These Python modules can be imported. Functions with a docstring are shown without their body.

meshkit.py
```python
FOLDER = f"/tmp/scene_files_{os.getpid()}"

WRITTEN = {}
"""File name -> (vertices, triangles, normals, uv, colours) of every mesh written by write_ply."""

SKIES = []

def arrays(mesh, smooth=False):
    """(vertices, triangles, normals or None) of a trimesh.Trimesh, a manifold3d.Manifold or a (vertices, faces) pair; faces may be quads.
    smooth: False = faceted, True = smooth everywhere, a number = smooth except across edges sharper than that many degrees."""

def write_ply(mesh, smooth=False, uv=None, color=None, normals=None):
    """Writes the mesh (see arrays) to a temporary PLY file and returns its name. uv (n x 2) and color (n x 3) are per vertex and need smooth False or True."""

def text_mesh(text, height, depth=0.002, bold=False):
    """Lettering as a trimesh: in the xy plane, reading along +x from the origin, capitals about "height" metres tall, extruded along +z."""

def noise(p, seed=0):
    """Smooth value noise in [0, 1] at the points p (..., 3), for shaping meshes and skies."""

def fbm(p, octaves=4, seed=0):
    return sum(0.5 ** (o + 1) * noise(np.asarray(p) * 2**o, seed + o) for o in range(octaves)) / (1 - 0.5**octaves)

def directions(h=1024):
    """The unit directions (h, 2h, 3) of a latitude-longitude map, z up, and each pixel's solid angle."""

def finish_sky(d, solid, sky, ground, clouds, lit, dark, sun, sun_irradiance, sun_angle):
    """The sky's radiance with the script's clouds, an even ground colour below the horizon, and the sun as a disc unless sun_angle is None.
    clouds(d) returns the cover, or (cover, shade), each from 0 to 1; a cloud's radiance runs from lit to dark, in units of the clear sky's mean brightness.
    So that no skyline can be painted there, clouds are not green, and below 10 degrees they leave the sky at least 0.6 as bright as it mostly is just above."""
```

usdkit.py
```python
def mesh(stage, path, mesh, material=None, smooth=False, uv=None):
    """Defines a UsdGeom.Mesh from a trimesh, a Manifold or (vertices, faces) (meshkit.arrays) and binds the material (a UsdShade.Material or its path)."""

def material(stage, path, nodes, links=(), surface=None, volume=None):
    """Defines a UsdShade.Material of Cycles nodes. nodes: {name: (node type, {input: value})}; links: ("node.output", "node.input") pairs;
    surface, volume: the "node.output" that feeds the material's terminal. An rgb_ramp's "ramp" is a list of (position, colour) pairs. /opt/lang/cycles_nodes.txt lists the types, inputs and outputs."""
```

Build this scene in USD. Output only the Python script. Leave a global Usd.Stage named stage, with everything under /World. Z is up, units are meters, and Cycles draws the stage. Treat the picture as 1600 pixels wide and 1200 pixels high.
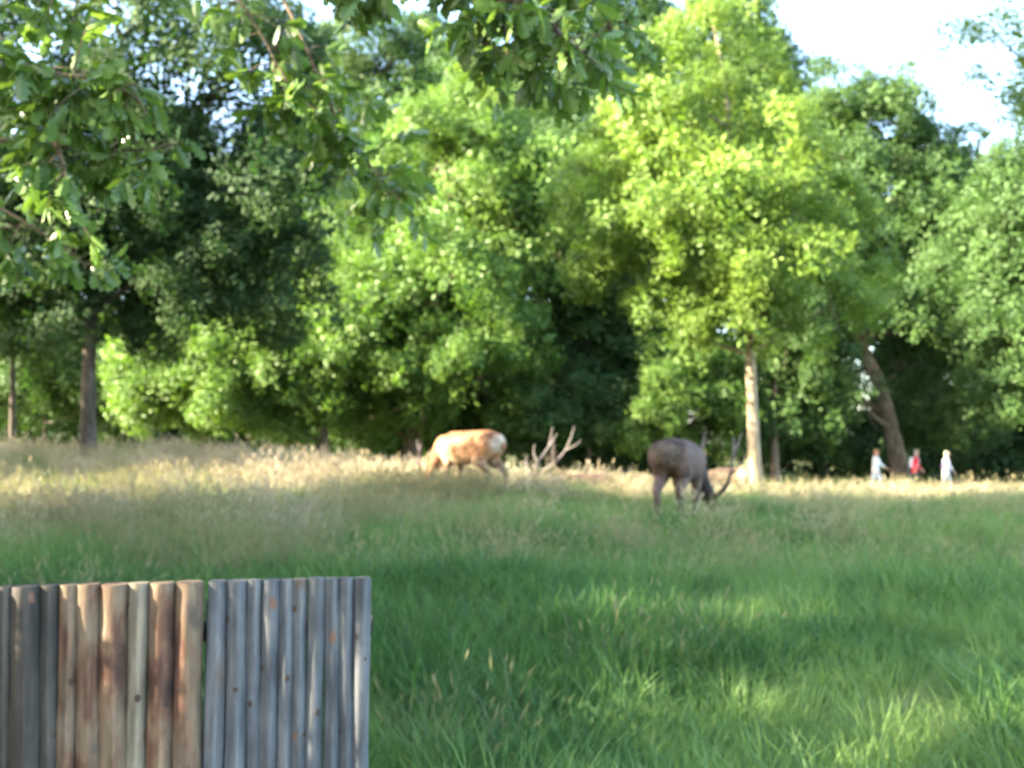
import math, random
import numpy as np
import trimesh
import manifold3d as m3
import usdkit, meshkit
from pxr import Usd, UsdGeom, UsdShade, UsdLux, Sdf, Gf, Vt

stage = Usd.Stage.CreateInMemory()
UsdGeom.SetStageUpAxis(stage, 'Z'); UsdGeom.SetStageMetersPerUnit(stage, 1.0)
W = UsdGeom.Xform.Define(stage, '/World').GetPrim()
UsdGeom.Scope.Define(stage, '/World/Looks')
stage.SetDefaultPrim(W)

# ------------------------------------------------------------------ camera, sky, sun, exposure
EYE = np.array([0.0, 0.0, 1.65]); PITCH = math.radians(3.65); FPX = 1570.0
EXPOSURE = 3.85
SKY_STRENGTH = 0.105
SUN_I = 1.25
SUN_AZ = math.atan2(-0.96, -0.27); SUN_EL = math.radians(24)

cam = UsdGeom.Camera.Define(stage, '/World/camera')
cam.CreateHorizontalApertureAttr(36.0); cam.CreateVerticalApertureAttr(27.0)
cam.CreateFocalLengthAttr(36.0 * FPX / 1600)
cam.CreateExposureAttr(EXPOSURE)
cam.CreateFStopAttr(4.7); cam.CreateFocusDistanceAttr(1.5)       # focused too near: the soft look of the snapshot
FWD = np.array([0, math.cos(PITCH), math.sin(PITCH)]); UP = np.array([0, -math.sin(PITCH), math.cos(PITCH)]); RIGHT = np.array([1.0, 0, 0])
cam.AddTransformOp().Set(Gf.Matrix4d(*[*RIGHT, 0], *[*UP, 0], *[*(-FWD), 0], *[*EYE, 1]))

SUN = np.array([math.sin(SUN_AZ) * math.cos(SUN_EL), math.cos(SUN_AZ) * math.cos(SUN_EL), math.sin(SUN_EL)])
sky_mat = usdkit.material(stage, '/World/Looks/sky', {
    's': ('sky_texture', {'sky_type': 'single_scattering', 'sun_disc': False, 'sun_elevation': SUN_EL, 'sun_rotation': SUN_AZ, 'aerosol_density': 2.0}),
    'b': ('background_shader', {'strength': SKY_STRENGTH})}, [('s.color', 'b.color')], surface='b.background')
dome = UsdLux.DomeLight.Define(stage, '/World/sky')
UsdShade.MaterialBindingAPI.Apply(dome.GetPrim()).Bind(sky_mat)
dome.GetPrim().SetCustomDataByKey('kind', 'structure')
sun = UsdLux.DistantLight.Define(stage, '/World/sun')
sun.CreateNormalizeAttr(True) if hasattr(sun, 'CreateNormalizeAttr') else None
sun.CreateIntensityAttr(SUN_I); sun.CreateAngleAttr(0.5); sun.CreateColorAttr(Gf.Vec3f(1.0, 0.86, 0.66))
zx = SUN; xx = np.cross([0, 0, 1.0], zx); xx /= np.linalg.norm(xx); yx = np.cross(zx, xx)
sun.AddTransformOp().Set(Gf.Matrix4d(*[*xx, 0], *[*yx, 0], *[*zx, 0], 0, 0, 0, 1))

# ------------------------------------------------------------------ helpers
rng = np.random.default_rng(7)
USED = {}


def at(px, py, Y):
    """The point of the photograph's pixel (1600 x 1200) at depth y = Y."""
    d = FWD + RIGHT * ((px - 800) / FPX) + UP * ((600 - py) / FPX)
    return EYE + d * (Y / d[1])


def path_of(name, parent=None):
    base = (str(parent.GetPath()) if parent else '/World') + '/' + name
    k = USED.get(base, -1) + 1
    USED[base] = k
    return base if k == 0 else f'{base}_{k:03d}'


def tag(p, label=None, cat=None, group=None, kind=None):
    for k, v in (('label', label), ('category', cat), ('group', group), ('kind', kind)):
        if v: p.SetCustomDataByKey(k, v)
    return p


def thing(name, label, cat, loc=(0, 0, 0), group=None):
    x = UsdGeom.Xform.Define(stage, path_of(name))
    x.AddTranslateOp().Set(Gf.Vec3d(*map(float, loc)))
    o = x.GetPrim(); o.SetCustomDataByKey('base', Gf.Vec3d(*map(float, loc)))
    return tag(o, label, cat, group)


def base_of(p):
    v = p.GetCustomDataByKey('base') if p else None
    return np.array(v) if v is not None else np.zeros(3)


def obj(name, mesh, material, parent=None, smooth=40, colors=None, origin=None):
    """One Mesh prim in world coordinates, moved into its thing's frame."""
    if isinstance(mesh, (list, tuple)) and not isinstance(mesh[0], np.ndarray):
        mesh = trimesh.util.concatenate(mesh)
    if hasattr(mesh, 'to_mesh'):
        mesh = tm(mesh)
    o = origin if origin is not None else base_of(top_of(parent))
    v = np.asarray(mesh[0] if isinstance(mesh, tuple) else mesh.vertices, float) - o
    f = np.asarray(mesh[1] if isinstance(mesh, tuple) else mesh.faces)
    m = usdkit.mesh(stage, path_of(name, parent), (v, f), material, smooth=smooth if colors is None else True)
    if colors is not None:
        UsdGeom.PrimvarsAPI(m).CreatePrimvar('coat', Sdf.ValueTypeNames.Color3fArray, 'vertex').Set(Vt.Vec3fArray.FromNumpy(np.asarray(colors, np.float32)))
    return m.GetPrim()


def top_of(p):
    if not p: return None
    while str(p.GetPath().GetParentPath()) != '/World':
        p = p.GetParent()
    return p


def tm(man):
    m = man.to_mesh()
    return trimesh.Trimesh(np.array(m.vert_properties[:, :3]), np.array(m.tri_verts), process=False)


def tube(points, radii, sides=8, cap=True, wob=0.0, seed=0, sub=1):
    """A tapered tube along a smoothed polyline."""
    p = np.asarray(points, float); r = np.broadcast_to(np.asarray(radii, float), (len(p),)).copy()
    if sub > 1 and len(p) > 2:
        from scipy.interpolate import CubicSpline
        t = np.arange(len(p)); tt = np.linspace(0, len(p) - 1, (len(p) - 1) * sub + 1)
        p, r = CubicSpline(t, p)(tt), np.interp(tt, t, r)
    tan = np.gradient(p, axis=0); tan /= np.linalg.norm(tan, axis=1, keepdims=True) + 1e-12
    ref = np.array([0.31, 0.95, 0.05]) if abs(tan[0][1]) < 0.9 else np.array([1.0, 0, 0.1])
    a = np.cross(tan, ref); a /= np.linalg.norm(a, axis=1, keepdims=True) + 1e-12
    b = np.cross(tan, a); th = np.arange(sides) * 2 * np.pi / sides
    rr = r[:, None] * np.ones(sides)
    v = p[:, None] + rr[..., None] * (np.cos(th)[None, :, None] * a[:, None] + np.sin(th)[None, :, None] * b[:, None])
    if wob:
        n = meshkit.fbm(v * np.array([5, 5, 1.6]) + seed * 13.7, 3, seed) - 0.5
        v = p[:, None] + (v - p[:, None]) * (1 + wob * 2 * n[..., None])
    i, j = np.meshgrid(np.arange(len(p) - 1), np.arange(sides), indexing='ij')
    q = np.stack([i * sides + j, i * sides + (j + 1) % sides, (i + 1) * sides + (j + 1) % sides, (i + 1) * sides + j], -1).reshape(-1, 4)
    f = np.vstack([q[:, [0, 1, 2]], q[:, [0, 2, 3]]]); v = v.reshape(-1, 3)
    if cap:
        n0 = len(v); v = np.vstack([v, p[0], p[-1]])
        k = np.arange(sides); L = (len(p) - 1) * sides
        f = np.vstack([f, np.stack([np.full(sides, n0), (k + 1) % sides, k], 1), np.stack([np.full(sides, n0 + 1), L + k, L + (k + 1) % sides], 1)])
    return trimesh.Trimesh(v, f[:, ::-1], process=False)


def _interp(y, pts):
    from scipy.interpolate import PchipInterpolator
    a = np.array(pts, float)
    return PchipInterpolator(a[:, 0], a[:, 1])(np.clip(y, a[0, 0], a[-1, 0]))


def ground(x, y):
    x, y = np.asarray(x, float), np.asarray(y, float)
    z = _interp(y, [(-500, 0), (0, 0), (5, 0.0), (10, .24), (16, .42), (21, .42), (25, .25), (30, 0), (38, -.2), (60, -.2), (120, 0.3), (500, 2)])
    z = z + 1.0 * np.exp(-(((x + 10.5) / 6.8) ** 2) - (((y - 25) / 6.5) ** 2)) + .16 * np.exp(-(((x + 1.2) / 2.5) ** 2) - (((y - 20.3) / 3.0) ** 2))
    near = np.clip(1 - (np.abs(y - 15) - 20) / 20, 0, 1) * np.clip(1 - (np.abs(x) - 25) / 15, 0, 1)
    p = np.stack([x, y, np.zeros_like(x)], -1)
    bump = (meshkit.fbm(p * 0.9 + 31.3, 3, 5) - 0.5) * 0.22 + (meshkit.fbm(p * 0.25 + 7.1, 2, 9) - 0.5) * 0.3
    return z + near * bump * np.clip((y - 1) / 3, 0, 1)


# ------------------------------------------------------------------ materials
def leaf_material(name, dark, mid, light, trans=0.4, tint=(1.15, 1.25, 0.5), rough=0.5, spec=.22):
    tcol = lambda c: tuple(min(0.9, a * b) for a, b in zip(c, tint))
    return usdkit.material(stage, '/World/Looks/' + name, {
        'g': ('geometry', {}), 'oi': ('object_info', {}), 'add': ('math', {'math_type': 'add'}), 'h': ('math', {'math_type': 'multiply', 'value2': 0.5}),
        'r': ('rgb_ramp', {'ramp': [(0, dark), (0.45, mid), (0.85, mid), (1, light)]}),
        'rt': ('rgb_ramp', {'ramp': [(0, tcol(dark)), (0.45, tcol(mid)), (0.85, tcol(mid)), (1, tcol(light))]}),
        'p': ('principled_bsdf', {'roughness': rough, 'specular_ior_level': spec}),
        't': ('translucent_bsdf', {}), 'm': ('mix_closure', {'fac': trans})},
        [('g.random_per_island', 'add.value1'), ('oi.random', 'add.value2'), ('add.value', 'h.value1'), ('h.value', 'r.fac'), ('h.value', 'rt.fac'),
         ('r.color', 'p.base_color'), ('rt.color', 't.color'), ('p.BSDF', 'm.closure1'), ('t.BSDF', 'm.closure2')], surface='m.closure')


def bark_material(name, c1, c2, scale=9.0, stretch=0.25, bump=0.6):
    return usdkit.material(stage, '/World/Looks/' + name, {
        'tc': ('geometry', {}), 'mp': ('mapping', {'scale': (1, 1, stretch)}),
        'n': ('noise_texture', {'scale': scale, 'detail': 6, 'roughness': 0.65}), 'n2': ('noise_texture', {'scale': 1.7, 'detail': 3}),
        'r': ('rgb_ramp', {'ramp': [(0.3, c1), (0.68, c2)]}), 'r2': ('rgb_ramp', {'ramp': [(0.35, (0.6, 0.66, 0.55)), (0.65, (1, 1, 1))]}),
        'mx': ('mix', {'mix_type': 'multiply', 'fac': 0.7}),
        'b': ('bump', {'strength': bump, 'distance': 0.03}), 'p': ('principled_bsdf', {'roughness': 0.9, 'specular_ior_level': 0.2})},
        [('tc.position', 'mp.vector'), ('mp.vector', 'n.vector'), ('tc.position', 'n2.vector'), ('n.fac', 'r.fac'), ('n2.fac', 'r2.fac'), ('r.color', 'mx.color1'), ('r2.color', 'mx.color2'),
         ('mx.color', 'p.base_color'), ('n.fac', 'b.height'), ('b.normal', 'p.normal')], surface='p.BSDF')


def plain(name, c, rough=0.7, var=0.25, scale=20.0, spec=0.3, bump=0.1):
    d = tuple(x * (1 - var) for x in c); l = tuple(min(.9, x * (1 + var)) for x in c)
    return usdkit.material(stage, '/World/Looks/' + name, {
        'g': ('geometry', {}), 'n': ('noise_texture', {'scale': scale, 'detail': 4}), 'r': ('rgb_ramp', {'ramp': [(0.3, d), (0.7, l)]}),
        'b': ('bump', {'strength': bump, 'distance': 0.01}), 'p': ('principled_bsdf', {'roughness': rough, 'specular_ior_level': spec})},
        [('g.position', 'n.vector'), ('n.fac', 'r.fac'), ('r.color', 'p.base_color'), ('n.fac', 'b.height'), ('b.normal', 'p.normal')], surface='p.BSDF')


M = {}
M['leaf_lime'] = leaf_material('leaf_lime', (.072, .130, .022), (.128, .200, .032), (.36, .31, .035), trans=.37)
M['leaf_mid'] = leaf_material('leaf_mid', (.025, .058, .015), (.050, .098, .024), (.12, .16, .03), trans=.33, rough=.6)
M['leaf_fresh'] = leaf_material('leaf_fresh', (.050, .105, .022), (.098, .170, .032), (.22, .25, .035), trans=.33)
M['leaf_dark'] = leaf_material('leaf_dark', (.018, .045, .014), (.032, .068, .018), (.06, .11, .024), trans=.28, rough=.7)  # albedo darkened, partly standing in for the shade on the left tree
M['leaf_oak'] = leaf_material('leaf_oak', (.062, .12, .030), (.11, .185, .045), (.24, .28, .10), trans=.36, rough=.36, spec=.5)
M['bark_grey'] = bark_material('bark_grey', (.06, .05, .04), (.22, .19, .15))
M['bark_brown'] = bark_material('bark_brown', (.05, .035, .025), (.20, .15, .11))
M['bark_pale'] = bark_material('bark_pale', (.10, .08, .055), (.29, .235, .16), scale=14)
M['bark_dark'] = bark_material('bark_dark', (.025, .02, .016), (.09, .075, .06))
M['twig'] = bark_material('twig', (.07, .05, .035), (.2, .15, .1), scale=30, stretch=1)
M['grass_green'] = leaf_material('grass_green', (.092, .17, .050), (.165, .25, .078), (.34, .34, .14), trans=.35, tint=(1.2, 1.3, .6))
M['grass_deep'] = leaf_material('grass_deep', (.034, .086, .024), (.062, .135, .036), (.12, .19, .05), trans=.3, tint=(1.2, 1.3, .6))
M['grass_pale'] = leaf_material('grass_pale', (.20, .20, .10), (.32, .29, .16), (.46, .39, .25), trans=.35, tint=(1.1, 1.1, .8))
M['grass_dry'] = leaf_material('grass_dry', (.32, .26, .17), (.50, .43, .30), (.62, .55, .41), trans=.35, tint=(1, 1, .9))
M['soil'] = usdkit.material(stage, '/World/Looks/soil', {
    'g': ('geometry', {}), 'n': ('noise_texture', {'scale': 3.0, 'detail': 8}), 'n2': ('noise_texture', {'scale': 0.35, 'detail': 4}),
    'r': ('rgb_ramp', {'ramp': [(0.3, (.022, .05, .012)), (0.7, (.07, .10, .03))]}), 'r2': ('rgb_ramp', {'ramp': [(0.42, (0, 0, 0)), (0.6, (1, 1, 1))]}),
    'm': ('mix', {'color2': (.20, .17, .08)}), 'b': ('bump', {'strength': .6, 'distance': .05}), 'p': ('principled_bsdf', {'roughness': .95, 'specular_ior_level': .1})},
    [('g.position', 'n.vector'), ('g.position', 'n2.vector'), ('n.fac', 'r.fac'), ('n2.fac', 'r2.fac'), ('r2.color', 'm.fac'), ('r.color', 'm.color1'), ('m.color', 'p.base_color'), ('n.fac', 'b.height'), ('b.normal', 'p.normal')], surface='p.BSDF')
M['coat'] = usdkit.material(stage, '/World/Looks/coat', {
    'a': ('attribute', {'attribute': 'coat'}), 'g': ('geometry', {}), 'n': ('noise_texture', {'scale': 28, 'detail': 5}), 'n2': ('noise_texture', {'scale': 5, 'detail': 3}),
    'r': ('rgb_ramp', {'ramp': [(0.3, (.55, .55, .55)), (0.7, (1.25, 1.25, 1.25))]}), 'r2': ('rgb_ramp', {'ramp': [(0.35, (.66, .62, .58)), (0.65, (1.2, 1.2, 1.2))]}),
    'm': ('mix', {'mix_type': 'multiply', 'fac': 1.0}), 'm2': ('mix', {'mix_type': 'multiply', 'fac': 1.0}),
    'b': ('bump', {'strength': .5, 'distance': .015}), 'p': ('principled_bsdf', {'roughness': .8, 'specular_ior_level': .2})},
    [('g.position', 'n.vector'), ('g.position', 'n2.vector'), ('n.fac', 'r.fac'), ('n2.fac', 'r2.fac'), ('a.color', 'm.color1'), ('r.color', 'm.color2'), ('m.color', 'm2.color1'), ('r2.color', 'm2.color2'),
     ('m2.color', 'p.base_color'), ('n.fac', 'b.height'), ('b.normal', 'p.normal')], surface='p.BSDF')
M['antler'] = plain('antler', (.09, .075, .065), .55, .5, 25)
M['hoof'] = plain('hoof', (.03, .025, .02), .4)
M['eye'] = plain('eye', (.01, .008, .006), .1, 0, spec=.6)
M['skin'] = plain('skin', (.50, .31, .22), .5, .08)
M['hair_brown'] = plain('hair_brown', (.16, .08, .045), .6, .3, 60)
M['hair_pale'] = plain('hair_pale', (.40, .34, .24), .6, .2, 60)
M['cloth_white'] = plain('cloth_white', (.76, .75, .74), .85, .05, 12)
M['cloth_cream'] = plain('cloth_cream', (.62, .57, .48), .85, .06, 12)
M['cloth_red'] = plain('cloth_red', (.62, .03, .05), .8, .12, 12)
M['cloth_dark'] = plain('cloth_dark', (.035, .045, .05), .8, .2, 12)
M['bag_violet'] = plain('bag_violet', (.20, .17, .33), .6, .15, 12)
M['shoe'] = plain('shoe', (.09, .07, .06), .6)

# ------------------------------------------------------------------ sprigs and tufts for the instancers
def proto(name, v, f, mat):
    return name, v, f, mat


def frame_from_z(d, roll):
    """Rotation matrices (n,3,3) whose z axis is d, turned by roll."""
    d = d / (np.linalg.norm(d, axis=1, keepdims=True) + 1e-12)
    ref = np.where(np.abs(d[:, 2:]) < .9, [[0, 0, 1.0]], [[1.0, 0, 0]])
    a = np.cross(ref, d); a /= np.linalg.norm(a, axis=1, keepdims=True); b = np.cross(d, a)
    c, s = np.cos(roll)[:, None], np.sin(roll)[:, None]
    return np.stack([a * c + b * s, -a * s + b * c, d], -1)


def leaf_fan(n, length, twig, rg, width=.55, droop=.2, fold=.25):
    """A sprig: n folded diamond leaves round a short twig along +z."""
    V, F = [], []
    for k in range(n):
        t = twig * (0.1 + .9 * (k + rg.random()) / n)
        th = rg.random() * 2 * np.pi
        out = np.array([math.cos(th), math.sin(th), rg.uniform(-.3, 1.0)]); out /= np.linalg.norm(out)
        side = np.cross(out, [0, 0, 1.0]); side /= np.linalg.norm(side) + 1e-9
        nrm = np.cross(side, out); side = side + nrm * rg.normal(0, .5); side /= np.linalg.norm(side); nrm = np.cross(side, out)
        L = length * rg.uniform(.7, 1.25); w = L * width * .5
        o = np.array([0, 0, t]) + out * (.03 + rg.random() * twig * .45)
        p = [o, o + out * L * .5 + side * w - nrm * fold * w, o + out * L - nrm * droop * L * rg.random(), o + out * L * .5 - side * w - nrm * fold * w]
        b = len(V); V += p; F += [[b, b + 1, b + 2], [b, b + 2, b + 3]]
    return np.array(V), np.array(F)


def clump(n_sprig, n, length, twig, rg, flat=.7):
    """A leafy clump of radius about 1: sprigs over an upper cap, so that it shows a lit top and a dark underside."""
    V, F, b = [], [], 0
    for k in range(n_sprig):
        u = rg.normal(size=3); u /= np.linalg.norm(u)
        if u[2] < -.25: u[2] *= -.8
        R = frame_from_z((u + [0, 0, .15] + rg.normal(0, .35, 3))[None], np.array([rg.random() * 6.28]))[0]
        v, f = leaf_fan(n, length, twig, rg); V.append(v * rg.uniform(.8, 1.25) @ R.T + u * rg.uniform(.35, 1.0) * np.array([1, 1, flat])); F.append(f + b); b += len(v)
    return np.vstack(V), np.vstack(F)


SPRIG = {}
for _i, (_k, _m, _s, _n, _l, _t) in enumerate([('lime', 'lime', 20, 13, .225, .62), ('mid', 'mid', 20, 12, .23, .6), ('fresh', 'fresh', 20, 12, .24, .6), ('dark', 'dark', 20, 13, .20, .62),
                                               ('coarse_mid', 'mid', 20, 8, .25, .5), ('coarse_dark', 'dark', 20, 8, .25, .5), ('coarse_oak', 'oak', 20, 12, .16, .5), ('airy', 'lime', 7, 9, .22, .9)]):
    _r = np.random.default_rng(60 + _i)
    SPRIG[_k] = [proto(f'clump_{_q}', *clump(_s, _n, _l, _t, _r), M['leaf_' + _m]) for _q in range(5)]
COUNT, CLOUD = {}, {}


def instancer(name, protos, pos, rot, scale, parent=None, origin=(0, 0, 0)):
    """pos (n,3) world, rot (n,3,3), scale (n,)."""
    from scipy.spatial.transform import Rotation
    n = len(pos)
    COUNT[str(parent.GetPath()) if parent else name] = n * len(protos[0][2])
    pi = UsdGeom.PointInstancer.Define(stage, path_of(name, parent))
    paths = []
    for nm, v, f, mat in protos:
        paths.append(usdkit.mesh(stage, f'{pi.GetPath()}/{nm}', (v, f), mat, smooth=False).GetPath())
    pi.CreatePrototypesRel().SetTargets(paths)
    pi.CreatePositionsAttr(Vt.Vec3fArray.FromNumpy((np.asarray(pos) - np.asarray(origin)).astype(np.float32)))
    q = Rotation.from_matrix(rot).as_quat()
    qs = Vt.QuathArray([Gf.Quath(float(w), float(x), float(y), float(z)) for x, y, z, w in q])
    pi.CreateOrientationsAttr(qs)
    pi.CreateScalesAttr(Vt.Vec3fArray.FromNumpy(np.repeat(np.asarray(scale, np.float32).reshape(n, -1), 3 if np.ndim(scale) == 1 else 1, axis=1)))
    pi.CreateProtoIndicesAttr(Vt.IntArray.FromNumpy(rng.integers(0, len(protos), n).astype(np.int32)))
    return pi.GetPrim()


# ------------------------------------------------------------------ the ground
def graded(a, b, fine, far):
    s = np.arange(a, b + 1e-6, fine); out = [s]; g = fine; x = b; up = []
    while x < far: g *= 1.25; x += g; up.append(x)
    g = fine; x = a; dn = []
    while x > -far: g *= 1.25; x -= g; dn.append(x)
    return np.concatenate([dn[::-1], s, up])


gx, gy = graded(-16, 18, .3, 420), graded(0, 34, .3, 420)
XX, YY = np.meshgrid(gx, gy, indexing='ij')
GV = np.stack([XX, YY, ground(XX, YY)], -1).reshape(-1, 3)
nx, ny = len(gx), len(gy)
ii, jj = np.meshgrid(np.arange(nx - 1), np.arange(ny - 1), indexing='ij')
GQ = np.stack([ii * ny + jj, (ii + 1) * ny + jj, (ii + 1) * ny + jj + 1, ii * ny + jj + 1], -1).reshape(-1, 4)
g = obj('ground', (GV, np.vstack([GQ[:, [0, 1, 2]], GQ[:, [0, 2, 3]]])), M['soil'], smooth=True)
tag(g, 'gently rising meadow ground under the long grass', kind='structure')


# ------------------------------------------------------------------ trees
def crown_points(blobs, rg, sub=(.45, .8), inner=.2, cl=7.5, gap=.40):
    """Clump places: every blob (centre, radius) carries clumps over its surface, with gaps between them."""
    P, D, S_ = [], [], []
    for c, R in blobs:
        n = max(3, int(cl * R * R + 2))
        d = rg.normal(size=(n, 3)); d /= np.linalg.norm(d, axis=1, keepdims=True); d[:, 2] = d[:, 2] * .9 + .08
        rad = R * np.where(rg.random(n) > inner, rg.uniform(.62, 1.05, n), rg.uniform(.2, .7, n))
        p = c + d * rad[:, None] * np.array([1, 1, .88]); k = meshkit.noise(p * .95 / max(.6, sub[0] * 1.6) + 5.5, 3) > gap
        P.append(p[k]); D.append((d * .6 + [0, 0, .75] + rg.normal(0, .25, (n, 3)))[k])
        S_.append((rg.uniform(*sub, n) * (0.75 + .25 * min(R, 2.5)))[k])
        for _ in range(3 + int(R * 1.2)):      # boughs that reach out of the mass
            u = rg.normal(size=3); u /= np.linalg.norm(u); u[2] = u[2] * .8 + .05; L = rg.uniform(1.15, 1.55); m = 4
            t = np.linspace(.8, L, m); q = c + u * (R * t)[:, None] + np.array([0, 0, 1]) * (-.10 * R * (t - .8) ** 2)[:, None] + rg.normal(0, .06 * R, (m, 3))
            P.append(q); D.append(u * .8 + [0, 0, .6] + rg.normal(0, .3, (m, 3))); S_.append(np.linspace(.8, .42, m) * sub[1] * (.7 + .2 * min(R, 2.5)))
    return np.vstack(P), np.vstack(D), np.concatenate(S_)


def clip_frame_keep(P):
    return P[:, 2] > ground(P[:, 0], P[:, 1]) + .05


def tree(name, label, leaf, bark, base, trunk, blobs, trunk_r, group=None, seed=0, branches=10, sub=(.45, .8), cat='tree', inner=.25, trunk_name='trunk', cl=7.5, gap=.40):
    """base, trunk: world points of the trunk's line; blobs: (centre, radius) in metres."""
    rg = np.random.default_rng(seed + 100)
    base = np.array(base, float); base[2] = float(ground(base[0], base[1]))
    t = thing(name, label, cat, base, group)
    pts = [base - [0, 0, .25], base + [0, 0, .0], base + [0, 0, .35] + .15 * (np.array(trunk[0]) - base) * [1, 1, 0]] + [np.array(x, float) for x in trunk]
    h = np.array([p[2] for p in pts]); k = np.clip((h - base[2]) / max(.5, h[-1] - base[2]), 0, 1)
    rad = trunk_r * (1 - .8 * k) ; rad[0] *= 1.55; rad[1] *= 1.4; rad[2] *= 1.1
    obj(trunk_name, tube(pts, rad, 18, wob=.16, seed=seed, sub=6), M[bark], t, smooth=True)
    from scipy.interpolate import CubicSpline
    cs = CubicSpline(np.arange(len(pts)), np.array(pts)); zz = np.linspace(2.5, len(pts) - 1, 60); line = cs(zz)
    for i in rg.permutation(len(blobs))[:branches]:
        c, R = blobs[i]
        c = np.array(c)
        reach = np.linalg.norm(c[:2] - line[:, :2], axis=1)
        want = c[2] - .55 * reach
        a = line[np.argmin(np.abs(line[:, 2] - want))]
        if a[2] < min(q_[0][2] - q_[1] * .4 for q_ in blobs): continue
        ln = np.linalg.norm(c - a)
        if ln < .6: continue
        r0 = trunk_r * .42 * min(1, ln / 5 + .35)
        mid = a * .55 + c * .45 + np.array([0, 0, -.06 * ln]) + rg.normal(0, .06 * ln, 3)
        meshes = [tube([a, mid, c], [r0, r0 * .6, r0 * .2], 8, wob=.1, seed=seed + i, sub=5)]
        for _ in range(4):
            d = rg.normal(size=3); d /= np.linalg.norm(d); s = mid * .5 + c * .5 + rg.normal(0, .05, 3)
            meshes.append(tube([s, s + d * R * .45 + rg.normal(0, .08, 3), s + d * R * .9], [r0 * .3, r0 * .2, r0 * .07], 5, sub=3))
        obj('branch', meshes, M[bark], t, smooth=True)
    P, D, S_ = crown_points([(np.array(c), R) for c, R in blobs], rg, sub=sub, inner=inner, cl=cl, gap=gap)
    keep = clip_frame_keep(P); P, D, S_ = P[keep], D[keep], S_[keep]
    CLOUD[str(t.GetPath())] = (P, S_)
    instancer('crown', SPRIG[leaf], P, frame_from_z(D, rg.random(len(P)) * 6.28), S_, t, base)
    return t


def B(Y, *lst, spread=.8, seed=0, k=1.0):
    """Crown masses seen at pixels (px, py, radius px[, depth offset]) at depth Y, as world centres and radii."""
    rg = np.random.default_rng(seed + 55); out = []
    for b in lst:
        r = k * b[2] * Y / FPX
        dy = b[3] if len(b) > 3 else rg.uniform(-spread, spread) * r
        out.append((at(b[0], b[1], Y + dy), r))
    return out


def pt(px, py, Y): return at(px, py, Y)


# the young tree with the pale trunk, right of the middle
Yt = 24.5
tree('young_tree', 'bright yellow-green young tree with slim pale trunk, right of the middle stag', 'lime', 'bark_pale', pt(1182, 775, Yt),
     [pt(1176, 650, Yt), pt(1171, 540, Yt), pt(1160, 400, Yt), pt(1140, 200, Yt), pt(1115, 40, Yt)],
     B(Yt, (1110, 45, 62), (1050, 120, 70), (1165, 110, 75), (1000, 190, 70), (1100, 200, 100), (1215, 210, 85), (940, 260, 65), (1030, 300, 110), (1150, 310, 110), (1265, 300, 85),
       (905, 350, 55), (985, 390, 85), (1090, 410, 100), (1210, 410, 100), (1320, 390, 75), (940, 425, 45), (1040, 480, 65), (1140, 490, 75), (1250, 490, 80), (1345, 460, 60), (1060, 525, 40), (1190, 540, 45), (1120, 330, 90, -2.0), (1010, 350, 70, -2.2), (1200, 440, 70, -2.0), seed=1, k=.9),
     .155, seed=1, branches=16, sub=(.38, .66), inner=.2, gap=.45)

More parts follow.
